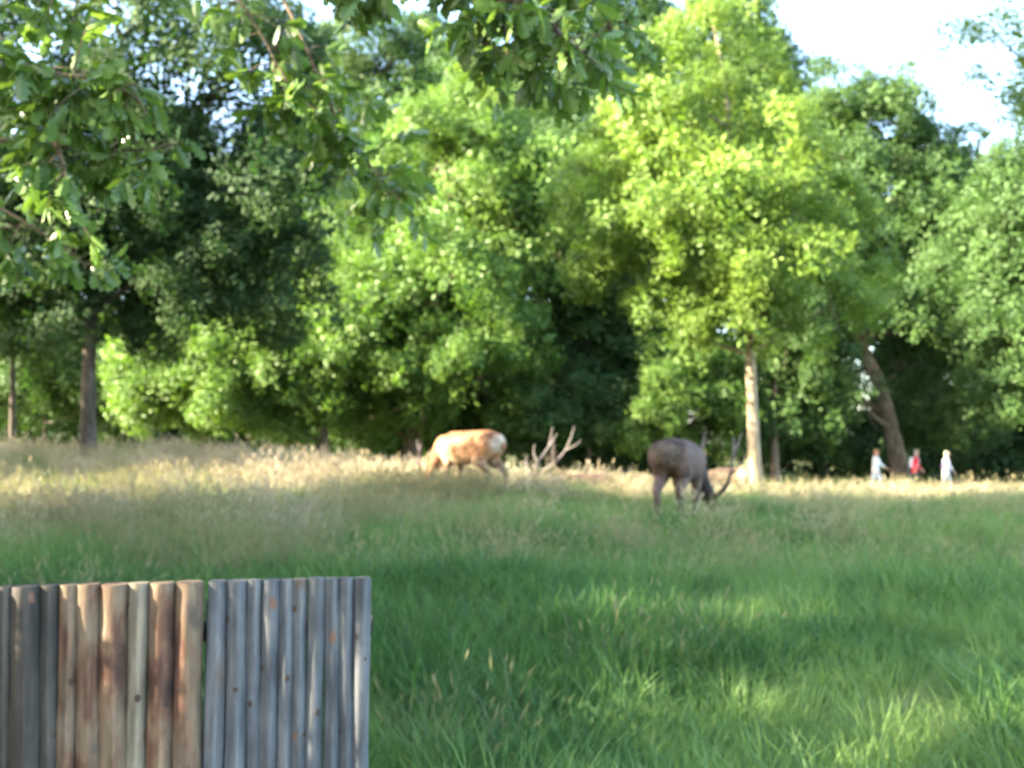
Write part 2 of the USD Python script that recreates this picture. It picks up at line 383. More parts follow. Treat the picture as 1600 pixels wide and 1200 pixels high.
# the dark shaded tree on the left mound
Yl = 23.2
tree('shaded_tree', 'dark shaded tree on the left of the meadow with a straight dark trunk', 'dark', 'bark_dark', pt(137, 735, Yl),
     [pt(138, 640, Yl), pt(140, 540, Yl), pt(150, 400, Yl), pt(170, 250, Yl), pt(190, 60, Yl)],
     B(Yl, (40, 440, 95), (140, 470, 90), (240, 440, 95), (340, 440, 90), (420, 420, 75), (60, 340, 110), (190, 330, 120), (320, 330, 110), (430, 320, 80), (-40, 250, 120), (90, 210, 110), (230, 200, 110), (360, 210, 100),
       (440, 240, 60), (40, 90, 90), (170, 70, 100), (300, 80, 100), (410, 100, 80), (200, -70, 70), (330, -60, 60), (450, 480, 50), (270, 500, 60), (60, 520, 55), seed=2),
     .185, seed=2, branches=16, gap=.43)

Yw = 27
tree('slim_tree', 'slim bare-stemmed young tree at the far left edge', 'mid', 'bark_dark', pt(20, 700, Yw), [pt(20, 600, Yw), pt(18, 520, Yw), pt(16, 380, Yw)],
     B(Yw, (20, 430, 70), (60, 380, 70), (-30, 390, 70), (20, 320, 70), (10, 500, 40), seed=3), .10, seed=3, branches=4)

# low spreading foliage behind the mound
Yb = 35
tree('spreading_tree', 'low spreading bright green tree behind the mound left of middle', 'fresh', 'bark_dark', pt(505, 700, Yb), [pt(500, 640, Yb), pt(480, 560, Yb), pt(450, 470, Yb)],
     B(Yb, (250, 590, 62), (310, 570, 60), (380, 560, 60), (440, 550, 60), (490, 590, 60), (225, 635, 45), (300, 640, 48), (370, 640, 48), (440, 625, 45), (340, 610, 60, -1), (520, 620, 45), (470, 670, 30), (210, 590, 35), (430, 680, 28), seed=4),
     .3, seed=4, branches=12)
tree('leafy_bush', 'olive green leafy bush between the slim tree and the dark trunk', 'mid', 'bark_dark', pt(70, 700, 37), [pt(70, 660, 37), pt(75, 600, 37)],
     B(37, (20, 600, 50), (80, 590, 50), (60, 560, 45), (110, 640, 40), (20, 650, 40), (180, 600, 45), (190, 660, 30), (-40, 620, 60), seed=5), .1, seed=5, branches=5, cat='bush')

# the big tree in the middle
Yc = 38
tree('broad_tree', 'broad light green tree filling the middle behind the left stag', 'fresh', 'bark_brown', pt(640, 715, Yc), [pt(650, 620, Yc), pt(670, 500, Yc), pt(700, 350, Yc), pt(710, 230, Yc)],
     B(Yc, (700, 210, 70), (790, 220, 75), (640, 270, 80), (740, 300, 100), (840, 300, 80), (580, 350, 75), (680, 380, 100), (790, 390, 100), (540, 440, 70), (630, 470, 95), (740, 480, 95), (520, 520, 60), (600, 560, 80), (700, 570, 80), (790, 550, 60),
       (570, 640, 55), (650, 640, 55), (730, 640, 50), (600, 690, 30), (540, 590, 50), (780, 630, 45), (680, 450, 90, -3), (600, 500, 80, -3), (730, 560, 60, -3.2), (650, 600, 50, -3), seed=6),
     .38, seed=6, branches=16, cl=5.2)

# taller trees behind it
tree('tall_tree', 'tall tree behind the dark one, its light crown reaching the top edge left of middle', 'mid', 'bark_dark', pt(560, 720, 46), [pt(560, 500, 46), pt(565, 300, 46), pt(570, 120, 46)],
     B(46, (570, 80, 70), (510, 130, 60), (620, 140, 70), (560, 200, 80), (490, 230, 60), (650, 220, 70), (540, 300, 80), (620, 320, 80), (460, 330, 70), (500, 400, 80), (640, 60, 45), (400, 420, 80), (330, 480, 70), (440, 480, 70), seed=7), .35, seed=7, branches=8, cl=5.5, gap=.28)
tree('dark_tree', 'tall dark tree between the broad tree and the young tree', 'mid', 'bark_dark', pt(868, 715, 44), [pt(866, 600, 44), pt(872, 480, 44), pt(880, 350, 44), pt(885, 220, 44)],
     B(44, (850, 210, 70), (900, 270, 80), (840, 330, 80), (930, 350, 80), (860, 420, 90), (950, 440, 90), (830, 500, 70), (920, 530, 90), (1000, 520, 80), (960, 600, 60), (1020, 590, 60), (880, 600, 50), (820, 590, 50), (1050, 450, 90), (1000, 350, 90), seed=8), .4, seed=8, branches=12, cl=4.2)
tree('low_bush', 'green bush low behind the antlers of the lying stag', 'mid', 'bark_dark', pt(920, 720, 37), [pt(920, 690, 37), pt(920, 650, 37)],
     B(37, (900, 660, 35), (950, 670, 40), (850, 650, 35), (990, 640, 40), (930, 620, 35), (820, 680, 25), seed=9), .08, seed=9, branches=4, cat='bush')
tree('hanging_bush', 'fresh green bush behind the right stag, left of the pale trunk', 'fresh', 'bark_dark', pt(1080, 720, 36), [pt(1080, 680, 36), pt(1085, 620, 36)],
     B(36, (1040, 620, 45), (1090, 590, 50), (1140, 620, 45), (1010, 660, 40), (1070, 660, 45), (1130, 670, 40), (1060, 560, 40), seed=10), .09, seed=10, branches=5, cat='bush')
tree('slender_tree', 'brown slender trunk standing just right of the pale trunk, with a dark crown', 'mid', 'bark_brown', pt(1212, 745, 36), [pt(1210, 690, 36), pt(1212, 600, 36), pt(1215, 450, 36)],
     B(36, (1210, 600, 50), (1260, 580, 55), (1230, 530, 60), (1290, 640, 45), (1240, 660, 35), (1190, 650, 35), (1260, 480, 70), seed=11), .17, seed=11, branches=6)

# the leaning oak on the right with the walkers
Yo = 43
tree('leaning_oak', 'large oak with a thick leaning trunk beside the walkers in white and red', 'mid', 'bark_brown', pt(1412, 768, Yo), [pt(1399, 700, Yo), pt(1385, 640, Yo), pt(1365, 580, Yo), pt(1345, 530, Yo), pt(1330, 400, Yo), pt(1340, 260, Yo)],
     B(Yo, (1320, 160, 65), (1400, 160, 60), (1260, 190, 60), (1360, 230, 80), (1450, 230, 65), (1290, 280, 85), (1400, 310, 90), (1480, 320, 65), (1230, 330, 70), (1330, 390, 90), (1440, 410, 90), (1380, 480, 80), (1300, 480, 70), (1470, 500, 75), (1420, 560, 60), (1520, 430, 70), (1530, 560, 70),
       (1330, 610, 45, -1.5), (1300, 640, 40, -1), (1440, 630, 50, 1), (1490, 640, 50), (1540, 650, 50), (1460, 670, 35, 1.5), (1280, 590, 45), seed=12),
     .40, seed=12, branches=16, cl=4.6)
tree('edge_tree', 'green tree at the right edge of the picture', 'mid', 'bark_brown', pt(1660, 740, 36), [pt(1655, 600, 36), pt(1640, 450, 36), pt(1640, 300, 36)],
     B(36, (1600, 290, 70), (1560, 340, 55), (1640, 240, 80), (1590, 400, 75), (1550, 450, 50), (1620, 470, 80), (1580, 530, 60), (1660, 350, 100), (1640, 560, 70), (1590, 610, 50), (1560, 580, 40), (1700, 450, 100), seed=13), .3, seed=13, branches=8)
# bushes that close the view under the crowns
for k, (lb, lf, Y, bl_) in enumerate([
        ('rounded green bush behind the head of the left stag', 'mid', 40, [(540, 660, 45), (590, 670, 40), (500, 640, 40), (560, 620, 45), (640, 680, 30)]),
        ('dark bush rising behind the back of the left stag', 'mid', 41, [(700, 670, 40), (750, 660, 45), (800, 640, 45), (740, 620, 45), (820, 690, 30)]),
        ('dark green bush between the two stags', 'dark', 42, [(870, 690, 40), (930, 700, 35), (960, 680, 40), (860, 640, 45), (910, 650, 45), (1000, 700, 35)]),
        ('shaded bush right of the pale trunk', 'mid', 47, [(1240, 700, 35), (1290, 690, 40), (1270, 650, 45), (1190, 690, 30)]),
        ('dark bush at the right behind the walkers', 'dark', 52, [(1460, 690, 45), (1520, 680, 50), (1580, 670, 55), (1420, 680, 45), (1500, 640, 55), (1620, 690, 50)])]):
    c0 = bl_[0]
    tree('bush', lb, lf, 'bark_dark', pt(bl_[1][0], 720, Y), [pt(bl_[1][0], 690, Y), pt(bl_[1][0] + 4, 650, Y)], B(Y, *bl_, seed=70 + k), .08, seed=70 + k, branches=4, cat='bush')
# more wood behind
for k, (px, Y, r, tops, nm) in enumerate([
        (1280, 60, .4, [(1150, 60, 70), (1190, 130, 70), (1150, 160, 80), (1210, 220, 80), (1200, 280, 90), (1300, 280, 80), (1260, 330, 90), (1150, 330, 90), (1300, 420, 100), (1200, 440, 100)], 'tall far tree whose top shows right of the young tree'),
        (1010, 62, .4, [(960, 60, 70), (1010, 100, 80), (940, 150, 80), (1000, 200, 90), (920, 240, 80), (1040, 260, 90), (960, 330, 100), (880, 330, 80), (1060, 380, 100), (960, 450, 100)], 'far tree whose top shows left of the young tree'),
        (740, 64, .4, [(720, 120, 70), (780, 150, 80), (680, 180, 80), (840, 180, 80), (740, 230, 90), (820, 270, 90), (680, 300, 90), (760, 380, 100), (860, 380, 90), (700, 470, 100)], 'far tree behind the broad light green tree'),
        (1530, 60, .4, [(1440, 290, 60), (1500, 330, 80), (1580, 320, 80), (1450, 400, 80), (1540, 420, 90), (1500, 500, 90), (1600, 500, 90), (1420, 500, 80)], 'far tree behind the leaning oak'),
        (250, 52, .4, [(230, 230, 70), (120, 280, 80), (240, 330, 90), (340, 330, 80), (60, 370, 90), (160, 400, 100), (290, 420, 100), (390, 400, 90), (30, 470, 90), (40, 560, 80), (140, 560, 80), (240, 520, 80), (330, 540, 80), (90, 620, 70), (-60, 560, 90)], 'far tree behind the dark shaded tree')]):
    tree('far_tree', nm, 'coarse_dark' if k % 2 else 'coarse_mid', 'bark_dark', pt(px, 720, Y), [pt(px, 600, Y), pt(px - 5, 400, Y), pt(px, 220, Y)], B(Y, *tops, seed=20 + k), r, seed=20 + k, branches=6, sub=(.7, 1.2), cl=4.5, gap=.28)
# undergrowth: one dark mass closing the view under the crowns
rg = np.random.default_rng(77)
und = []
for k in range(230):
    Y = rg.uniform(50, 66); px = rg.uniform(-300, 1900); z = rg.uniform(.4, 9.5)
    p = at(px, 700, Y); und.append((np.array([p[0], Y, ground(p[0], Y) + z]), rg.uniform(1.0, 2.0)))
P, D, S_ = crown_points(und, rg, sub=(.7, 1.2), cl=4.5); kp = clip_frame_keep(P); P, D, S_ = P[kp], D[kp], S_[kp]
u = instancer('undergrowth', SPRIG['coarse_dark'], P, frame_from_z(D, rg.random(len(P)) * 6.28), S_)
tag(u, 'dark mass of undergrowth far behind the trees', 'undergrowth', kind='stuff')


# ------------------------------------------------------------------ trees left of the frame that shade the meadow
def shade_tree(x, y, h, R, label, leaf='mid', lo=.22, cl=6, seed=0):
    rg = np.random.default_rng(seed + 900)
    base = np.array([x, y, 0.0]); bl = []
    n = 16
    for k in range(n):
        th = k * 2.4; f = (k + .5) / n
        hh = h * (lo + (1 - lo) * f) - R * .25
        rr = R * .72 * math.sqrt(max(.05, 1 - (2 * f - 1) ** 2 * .9)) * rg.uniform(.45, 1)
        bl.append((np.array([x + rr * math.cos(th), y + rr * math.sin(th), hh]), R * rg.uniform(.36, .5)))
    return tree('meadow_tree', label, 'coarse_' + leaf, 'bark_brown', base, [(x, y, h * .2), (x + .2, y, h * .5), (x, y + .2, h * .85)], bl, h * .028, seed=seed, branches=8, sub=(.7, 1.1), cl=cl)


for k, (x, y, h, R, lb, lo, cl) in enumerate([
        (-16, -5.7, 17, 4.0, 'broad tree left of the viewer, behind the log fence', .22, 6),
        (-16, 5.6, 18, 4.2, 'broad tree left of the log fence, outside the picture', .22, 4.5),
        (-17, 10.2, 18, 4.5, 'broad tree left of the meadow, level with its middle', .22, 6),
        (-28, -3.3, 12.3, 4.5, 'broad tree far left behind the nearer ones', .22, 3),
        (-27, 4.5, 17, 4.5, 'broad tree far left, second row', .22, 6),
        (-24, 18.3, 10.5, 3.4, 'lower tree at the left foot of the mound', .25, 3),
        (-17.6, 24.2, 15, 3.3, 'tree on the mound just outside the left edge', .45, 7)]):
    shade_tree(x, y, h, R, lb, lo=lo, cl=cl, seed=40 + k)

for k, (x, y, lb) in enumerate([(-5.3, 3.7, 'tall shrub unseen beside the near oak, put in to block sun'), (-5.5, 5.6, 'tall shrub unseen left of the meadow, farther from the fence, put in to block sun')]):  # unseen, added only to keep the sun off the foreground grass
    r_ = np.random.default_rng(300 + k)
    tree('shrub', lb, 'dark', 'bark_dark', (x, y, 0), [(x, y, 1.0), (x + .1, y, 2.1)], [(np.array([x + r_.uniform(-.5, .45), y + r_.uniform(-.75, .75), z_]), .62) for z_ in np.linspace(.6, 2.45, 11)], .07, seed=300 + k, branches=4, cat='shrub', cl=9, gap=.2, sub=(.4, .6))

# ------------------------------------------------------------------ the near oak whose twigs hang in from above
LOBE = np.array([(0, 0), (.10, .06), (.17, .22), (.11, .30), (.24, .45), (.14, .52), (.27, .68), (.15, .75), (.17, .90), (.0, 1.0)])


def oak_leaf(o, d, n, L, rg):
    """A lobed leaf lying along d with normal n."""
    s = np.cross(d, n); s /= np.linalg.norm(s); n = np.cross(s, d)
    bend, fold = rg.uniform(.05, .35), rg.uniform(.1, .5)
    mid = np.array([o + d * L * t - n * bend * L * t * t for t in LOBE[:, 1]])
    w = LOBE[:, 0] * L * rg.uniform(.95, 1.2)
    Lf = mid + s * w[:, None] - n * (fold * w)[:, None]; Rt = mid - s * w[:, None] - n * (fold * w)[:, None]
    v = np.vstack([mid, Lf, Rt]); k = len(mid); f = []
    for i in range(k - 1):
        f += [[i, k + i, k + i + 1], [i, k + i + 1, i + 1], [i, 2 * k + i + 1, 2 * k + i], [i, i + 1, 2 * k + i + 1]]
    return v, np.array(f)


rg = np.random.default_rng(5)
OB = np.array([-5.6, 2.6, 0.0])
oak = thing('overhanging_oak', 'near oak whose leafy twigs hang into the picture from the upper left', 'tree', OB)
obj('trunk', tube([OB - [0, 0, .2], OB + [0, 0, .3], OB + [.1, .1, 2], OB + [.4, .4, 4.5], OB + [.9, .9, 7.5]], [.55, .42, .34, .25, .1], 18, wob=.16, sub=6), M['bark_brown'], oak, smooth=True)
hub = OB + [.4, .4, 4.4]
LEAVES = []
MORE = 1.45


def oak_branch(points, r0, n_leaf, spread=.22, first=.25, leaf=.122, hang=.55):
    """A limb given by points, its twigs and its leaves."""
    from scipy.interpolate import CubicSpline
    p = np.array(points, float); t = np.arange(len(p)); cs = CubicSpline(t, p)
    ms = [tube(p, np.linspace(r0, r0 * .18, len(p)), 8, sub=6, wob=.05)]
    mine = []
    clusters = max(1, int(n_leaf * MORE) // 7)
    for k in range(clusters):
        a = cs(rg.uniform(first, 1) * (len(p) - 1)); d = rg.normal(size=3) * [1, 1, .7] + [0, 0, -hang * .6]; d /= np.linalg.norm(d)
        L = spread * rg.uniform(.5, 1.6); e = a + d * L; m = a + d * L * .5 + [0, 0, .03]
        ms.append(tube([a, m, e], [r0 * .16 + .0015, .003, .0018], 5, sub=3))
        for q in range(7):
            s = a * (.35 - .05 * q if q < 4 else 0) + e * (.65 + .05 * q if q < 4 else 1) + rg.normal(0, .012, 3)
            dd = d * .5 + rg.normal(0, .6, 3) + [0, 0, -hang]; dd /= np.linalg.norm(dd)
            nn = rg.normal(0, .55, 3) + [-.35, -.35, .75]; nn -= dd * (nn @ dd); nn /= np.linalg.norm(nn)
            mine.append(oak_leaf(s, dd, nn, leaf * rg.uniform(.7, 1.25), rg))
    b = obj('branch', ms, M['twig'], oak, smooth=True)
    LEAVES.extend((b, *x) for x in mine)


q = lambda px, py, Y: at(px, py, Y)
# left cluster
oak_branch([hub, q(-260, -160, 4.6), q(-60, -20, 4.6), q(30, 110, 4.6), q(62, 182, 4.6), q(90, 230, 4.55), q(105, 345, 4.5)], .035, 150, .16, .42)
oak_branch([hub, q(-230, 40, 4.3), q(-40, 110, 4.3), q(70, 115, 4.35), q(170, 130, 4.4), q(230, 180, 4.4)], .022, 130, .2, .45)
oak_branch([hub, q(-200, 150, 4.8), q(-60, 215, 4.8), q(60, 225, 4.8), q(180, 235, 4.8), q(280, 225, 4.8)], .02, 130, .2, .4)
oak_branch([hub, q(-120, 260, 5.2), q(10, 330, 5.2), q(90, 380, 5.2), q(130, 420, 5.2)], .015, 60, .16, .5)
oak_branch([hub, q(-100, -120, 4.9), q(60, -30, 4.9), q(150, 10, 4.9)], .02, 50, .16, .5)
# middle-left hanging twigs
oak_branch([hub, q(100, -200, 5.2), q(330, -60, 5.3), q(400, 40, 5.4), q(450, 130, 5.4), q(500, 170, 5.4)], .016, 130, .2, .45)
oak_branch([hub, q(150, -220, 5.6), q(420, -40, 5.7), q(510, 150, 5.7), q(570, 250, 5.7), q(610, 310, 5.7)], .016, 190, .22, .5)
# top middle dark mass
oak_branch([hub, q(200, -380, 4.6), q(480, -180, 4.6), q(640, -90, 4.6), q(760, -30, 4.6), q(860, 40, 4.6), q(910, 90, 4.6)], .04, 210, .24, .55)
oak_branch([hub, q(250, -420, 4.9), q(560, -200, 4.9), q(740, -60, 4.9), q(790, 60, 4.9), q(830, 110, 4.9)], .03, 150, .22, .55)
oak_branch([hub, q(250, -450, 5.1), q(620, -240, 5.1), q(840, -70, 5.1), q(930, -10, 5.1), q(960, 60, 5.1)], .03, 150, .22, .55)
oak_branch([hub, q(150, -300, 4.4), q(420, -160, 4.4), q(540, -70, 4.4), q(590, -10, 4.4)], .022, 60, .16, .7)
oak_branch([hub, q(300, -500, 5.4), q(640, -260, 5.4), q(760, -30, 5.4), q(745, 60, 5.4), q(720, 80, 5.4)], .022, 90, .2, .6)
# the 300 leaves that show largest are pieces of their own, the rest one part
def _score(l):
    c = l[1].mean(0) - EYE; dep = c @ FWD
    x, y = 800 + FPX * (c @ RIGHT) / dep, 600 - FPX * (c @ UP) / dep
    nrm = np.cross(l[1][4] - l[1][0], l[1][14] - l[1][0]); nrm /= np.linalg.norm(nrm) + 1e-9
    return (abs(nrm @ c) / np.linalg.norm(c)) / dep * (1 if -10 < x < 1610 and -10 < y < 1210 else 0.01)
LEAVES.sort(key=_score, reverse=True)
for b, v, f in LEAVES[:300]:
    obj('leaf', (v, f), M['leaf_oak'], b, smooth=False)
rest = [trimesh.Trimesh(v, f, process=False) for _, v, f in LEAVES[300:]]
tag(obj('leaves', rest, M['leaf_oak'], oak, smooth=False), kind='stuff')
bl = [(np.array(c), r) for c, r in [((-5.4, 3.6, 6.0), 1.6), ((-3.4, 4.6, 6.6), 1.6), ((-1.6, 4.6, 6.2), 1.5), ((0, 4.2, 5.8), 1.2), ((-2.6, 2.4, 5.4), 1.5), ((-.6, 2.6, 5.3), 1.3), ((-4.4, 1.4, 5.2), 1.5), ((-6.8, 2.0, 6.2), 1.6), ((-4.4, 3.2, 8.0), 1.8), ((-2.2, 3.4, 7.6), 1.6), ((-6.2, 4.4, 7.6), 1.6), ((1.0, 3.2, 5.6), 1.0), ((-1.4, 1.0, 5.2), 1.2)]]
bl = [(c + [0, 0, 1.5 if c[0] < -2 else .6], r) for c, r in bl]
P, D, S_ = crown_points(bl, rg, sub=(.5, .8))
P2, D2, S2 = crown_points([(np.array(c), .42) for c in ((-4.0, 2.3, 3.0), (-3.9, 3.2, 3.05), (-4.0, 4.1, 3.0), (-4.3, 2.8, 3.3))], rg, sub=(.24, .36), cl=30)  # unseen low bough added to block sun from the near grass
P, D, S_ = np.vstack([P, P2]), np.vstack([D, D2]), np.concatenate([S_, S2]); CLOUD['oak'] = (P, S_)
instancer('crown', SPRIG['coarse_oak'], P, frame_from_z(D, rg.random(len(P)) * 6.28), S_, oak, OB)

# the light tree whose twigs reach in at the upper right
tree('airy_tree', 'airy tree whose thin twigs reach in at the top right corner', 'airy', 'bark_grey', (10.2, 13.5, 0), [(10.0, 13.4, 2.5), (9.4, 13.2, 4.6), (8.8, 13.0, 6.4), (8.2, 13, 7.6)],
     B(13, (1595, 185, 26), (1575, 165, 18), (1545, 38, 22), (1480, 62, 16), (1515, 60, 10), (1600, 80, 26), (1640, 130, 45), (1660, 30, 60), (1610, -40, 50), (1560, -60, 40), (1700, 200, 70), (1720, 100, 80), (1530, 135, 6), seed=30, spread=.5),
     .12, seed=30, branches=13, sub=(.20, .36), cl=110, gap=.3)

# ------------------------------------------------------------------ the meadow grass
def tuft(n, lo, hi, width, spread, lean, rg, heads=0, head_len=.09, head_w=.012):
    """Blades as bent tapering strips; the first `heads` of them carry a seed head."""
    V, F = [], []
    for k in range(n):
        th = rg.random() * 6.283; r = spread * math.sqrt(rg.random()); o = np.array([r * math.cos(th), r * math.sin(th), -.03])
        L = rg.uniform(lo, hi); ph = th + rg.normal(0, .9); ln = lean * rg.uniform(.2, 1.4)
        d = np.array([math.cos(ph), math.sin(ph), 0]); a = rg.random() * 6.283; s = np.array([math.cos(a), math.sin(a), 0])
        ts = [0, .4, .75, 1]; c = [o + d * ln * L * t * t + np.array([0, 0, L * t * (1 - .25 * ln * t)]) for t in ts]
        ws = [1, .85, .5] if k >= heads else [.4, .35, .3]
        b = len(V)
        for p, w in zip(c[:3], ws): V += [p - s * width * w * .5, p + s * width * w * .5]
        V.append(c[3]); F += [[b, b + 1, b + 3], [b, b + 3, b + 2], [b + 2, b + 3, b + 5], [b + 2, b + 5, b + 4], [b + 4, b + 5, b + 6]]
        if k < heads:
            t = c[3] - c[2]; t /= np.linalg.norm(t); hl = head_len * rg.uniform(.6, 1.3); e = c[3]
            for q in (s, np.cross(t, s)):
                b = len(V); V += [e - t * hl * .35, e + t * hl * .25 + q * head_w, e + t * hl * .75, e + t * hl * .2 - q * head_w]; F += [[b, b + 1, b + 2], [b, b + 2, b + 3]]
    return np.array(V), np.array(F)


rg = np.random.default_rng(21)
TUFT = {
    'green': [proto(f'tuft_green_{k}', *tuft(30, .12, .34, .006, .13, .7, rg), M['grass_green']) for k in range(5)],
    'deep': [proto(f'tuft_deep_{k}', *tuft(46, .18, .37, .007, .15, .75, rg), M['grass_deep']) for k in range(4)],
    'pale': [proto(f'tuft_pale_{k}', *tuft(18, .25, .60, .0055, .16, .5, rg, heads=9, head_len=.10, head_w=.007), M['grass_pale']) for k in range(4)],
    'dry': [proto(f'tuft_dry_{k}', *tuft(20, .35, .75, .006, .18, .4, rg, heads=13, head_len=.13, head_w=.010), M['grass_dry']) for k in range(4)]}


def patch(kind, n, rad):
    """Several tufts gathered into one patch, so that the meadow takes few copies."""
    out = []
    for k in range(6):
        V, F, b = [], [], 0
        for q in range(n):
            _, v, f, mat = TUFT[kind][rg.integers(len(TUFT[kind]))]
            a, r, g_ = rg.random() * 6.28, rad * math.sqrt(rg.random()), rg.random() * 6.28; c_, s_ = math.cos(g_), math.sin(g_)
            V.append(v @ np.array([[c_, s_, 0], [-s_, c_, 0], [0, 0, 1]]) * rg.uniform(.7, 1.25) + [r * math.cos(a), r * math.sin(a), -.02]); F.append(f + b); b += len(v)
        out.append((f'patch_{k}', np.vstack(V), np.vstack(F), mat))
    return out


TUFT = {k: patch(k, n, r) for k, n, r in (('green', 8, .42), ('deep', 5, .30), ('pale', 7, .45), ('dry', 7, .45))}


def field(n, ylo, yhi, margin=1.5, power=1.0):
    y = ylo + (yhi - ylo) * rg.random(n) ** power
    x = rg.uniform(-1, 1, n) * (.54 * y + margin)
    return x, y


def fnoise(x, y, sc, sd, oc=3): return meshkit.fbm(np.stack([x * sc, y * sc, np.zeros_like(x)], -1) + sd * 9.7, oc, sd)


def dryness(x, y):
    m = np.exp(-((x + 9.0) / 6.2) ** 2 - ((y - 20.0) / 8.0) ** 2) * 1.25
    strip = np.clip((y - 19.5 - .10 * np.abs(x)) / 3.0, 0, 1) * .95 * np.clip((52 - y) / 10, 0, 1)
    mid = .20 * np.clip((y - 9) / 5, 0, 1)
    mid = mid + .9 * np.exp(-((x + 1.6) / 1.6) ** 2 - ((y - 18.9) / 1.3) ** 2)
    return np.clip(np.maximum(m, strip) + mid * 1.25 + (fnoise(x, y, .35, 3) - .5) * .9, 0, 1)


def scatter(name, kind, x, y, sc, label):
    z = ground(x, y); n = len(x)
    tilt = np.stack([rg.normal(.05, .12, n), rg.normal(0, .12, n), np.ones(n)], 1)
    p = instancer(name, TUFT[kind], np.stack([x, y, z], 1), frame_from_z(tilt, rg.random(n) * 6.28), sc)
    return tag(p, label, 'grass', kind='stuff')


def clear_of_fence(x, y): return ~((x < -.45) & (y < 4.25))


x, y = map(np.concatenate, zip(field(750, 3.6, 10), field(1500, 10, 20), field(1700, 20, 36, 3), field(700, 36, 70, 6)))
dr = dryness(x, y); tus = fnoise(x, y, .8, 11); k = (rg.random(len(x)) > dr * .8) & clear_of_fence(x, y)
scatter('meadow_grass', 'green', x[k], y[k], ((.55 + 1.15 * tus) * rg.uniform(.75, 1.25, len(x)) * (1 + np.clip(y - 20, 0, 40) / 60))[k], 'soft green meadow grass in the shade')
x, y = map(np.concatenate, zip(field(900, 3.6, 10), field(1000, 10, 20), field(500, 20, 34, 3)))
tus = fnoise(x, y, .55, 17); k = (rg.random(len(x)) < np.clip((tus - .46) * 7, 0, 1) * (1 - .8 * dryness(x, y))) & clear_of_fence(x, y)
scatter('tussock_grass', 'deep', x[k], y[k], ((.55 + .9 * np.clip((tus - .44) * 4, 0, 1)) * rg.uniform(.8, 1.2, len(x)))[k], 'dark green tussocks standing in the meadow')
x, y = map(np.concatenate, zip(field(50, 5, 10), field(800, 10, 20), field(1100, 20, 36, 3)))
dr = dryness(x, y); k = (rg.random(len(x)) < .27 + .75 * dr) & clear_of_fence(x, y)
scatter('seeding_grass', 'pale', x[k], y[k], (rg.uniform(.6, 1.15, len(x)))[k], 'pale seeding grass sprinkled through the meadow')
n_ = 60
hx, hy = rg.uniform(-2.6, -.3, n_), rg.uniform(18.2, 19.1, n_)
scatter('tall_grass', 'pale', hx, hy, rg.uniform(.75, 1.1, n_), 'taller pale grass in front of the left stag')
x, y = map(np.concatenate, zip(field(15, 5, 10), field(260, 10, 20), field(2200, 20, 36, 3), field(700, 36, 60, 6)))
dr = dryness(x, y); k = rg.random(len(x)) < dr ** 1.5 * 1.1 * np.clip((y - 9) / 7, 0, 1)
scatter('dry_grass', 'dry', x[k], y[k], (rg.uniform(.55, 1.1, len(x)) * np.where(y > 26, .7, 1) * np.where(x > 3, .62, 1) * (1 - .45 * np.exp(-((x - 1.3) / 1.3) ** 2 - ((y - 20.4) / 1.3) ** 2)) * (1 - .5 * np.exp(-((x + 9.3) / 2.2) ** 2 - ((y - 21.5) / 2.6) ** 2)))[k], 'tan dry grass on the mound and along the sunlit strip')

# ------------------------------------------------------------------ the palisade of round logs
def log_material(name, stops, knot=(.10, .05, .03), bump=.5):
    return usdkit.material(stage, '/World/Looks/' + name, {
        'tc': ('geometry', {}), 'mp': ('mapping', {'scale': (1, 1, .09)}), 'mq': ('mapping', {'scale': (1, 1, .45)}), 'mk2': ('mapping', {'scale': (1.6, 1.6, 1)}), 'nd': ('noise_texture', {'scale': 30, 'detail': 3}), 'ml': ('mix', {'mix_type': 'linear_light', 'fac': .02}),
        'n': ('noise_texture', {'scale': 34, 'detail': 7, 'roughness': .6}), 'n2': ('noise_texture', {'scale': 9, 'detail': 4, 'roughness': .55}),
        'v': ('voronoi_texture', {'scale': 4.3}) , 'r': ('rgb_ramp', {'ramp': stops}), 'rs': ('rgb_ramp', {'ramp': [(.36, (.45, .45, .45)), (.64, (1.2, 1.2, 1.2))]}),
        'rk': ('rgb_ramp', {'ramp': [(.06, (1, 1, 1)), (.12, (0, 0, 0))]}), 'm': ('mix', {'mix_type': 'multiply', 'fac': .8}), 'mk': ('mix', {'color2': knot}),
        'b': ('bump', {'strength': bump, 'distance': .006}), 'p': ('principled_bsdf', {'roughness': .8, 'specular_ior_level': .3})},
        [('tc.position', 'mp.vector'), ('tc.position', 'mq.vector'), ('mp.vector', 'n.vector'), ('mq.vector', 'n2.vector'), ('tc.position', 'mk2.vector'), ('tc.position', 'nd.vector'), ('mk2.vector', 'ml.color1'), ('nd.color', 'ml.color2'), ('ml.color', 'v.vector'), ('v.distance', 'rk.fac'), ('n2.fac', 'r.fac'), ('n.fac', 'rs.fac'),
         ('r.color', 'm.color1'), ('rs.color', 'm.color2'), ('rk.color', 'mk.fac'), ('m.color', 'mk.color1'), ('mk.color', 'p.base_color'), ('n.fac', 'b.height'), ('b.normal', 'p.normal')], surface='p.BSDF')


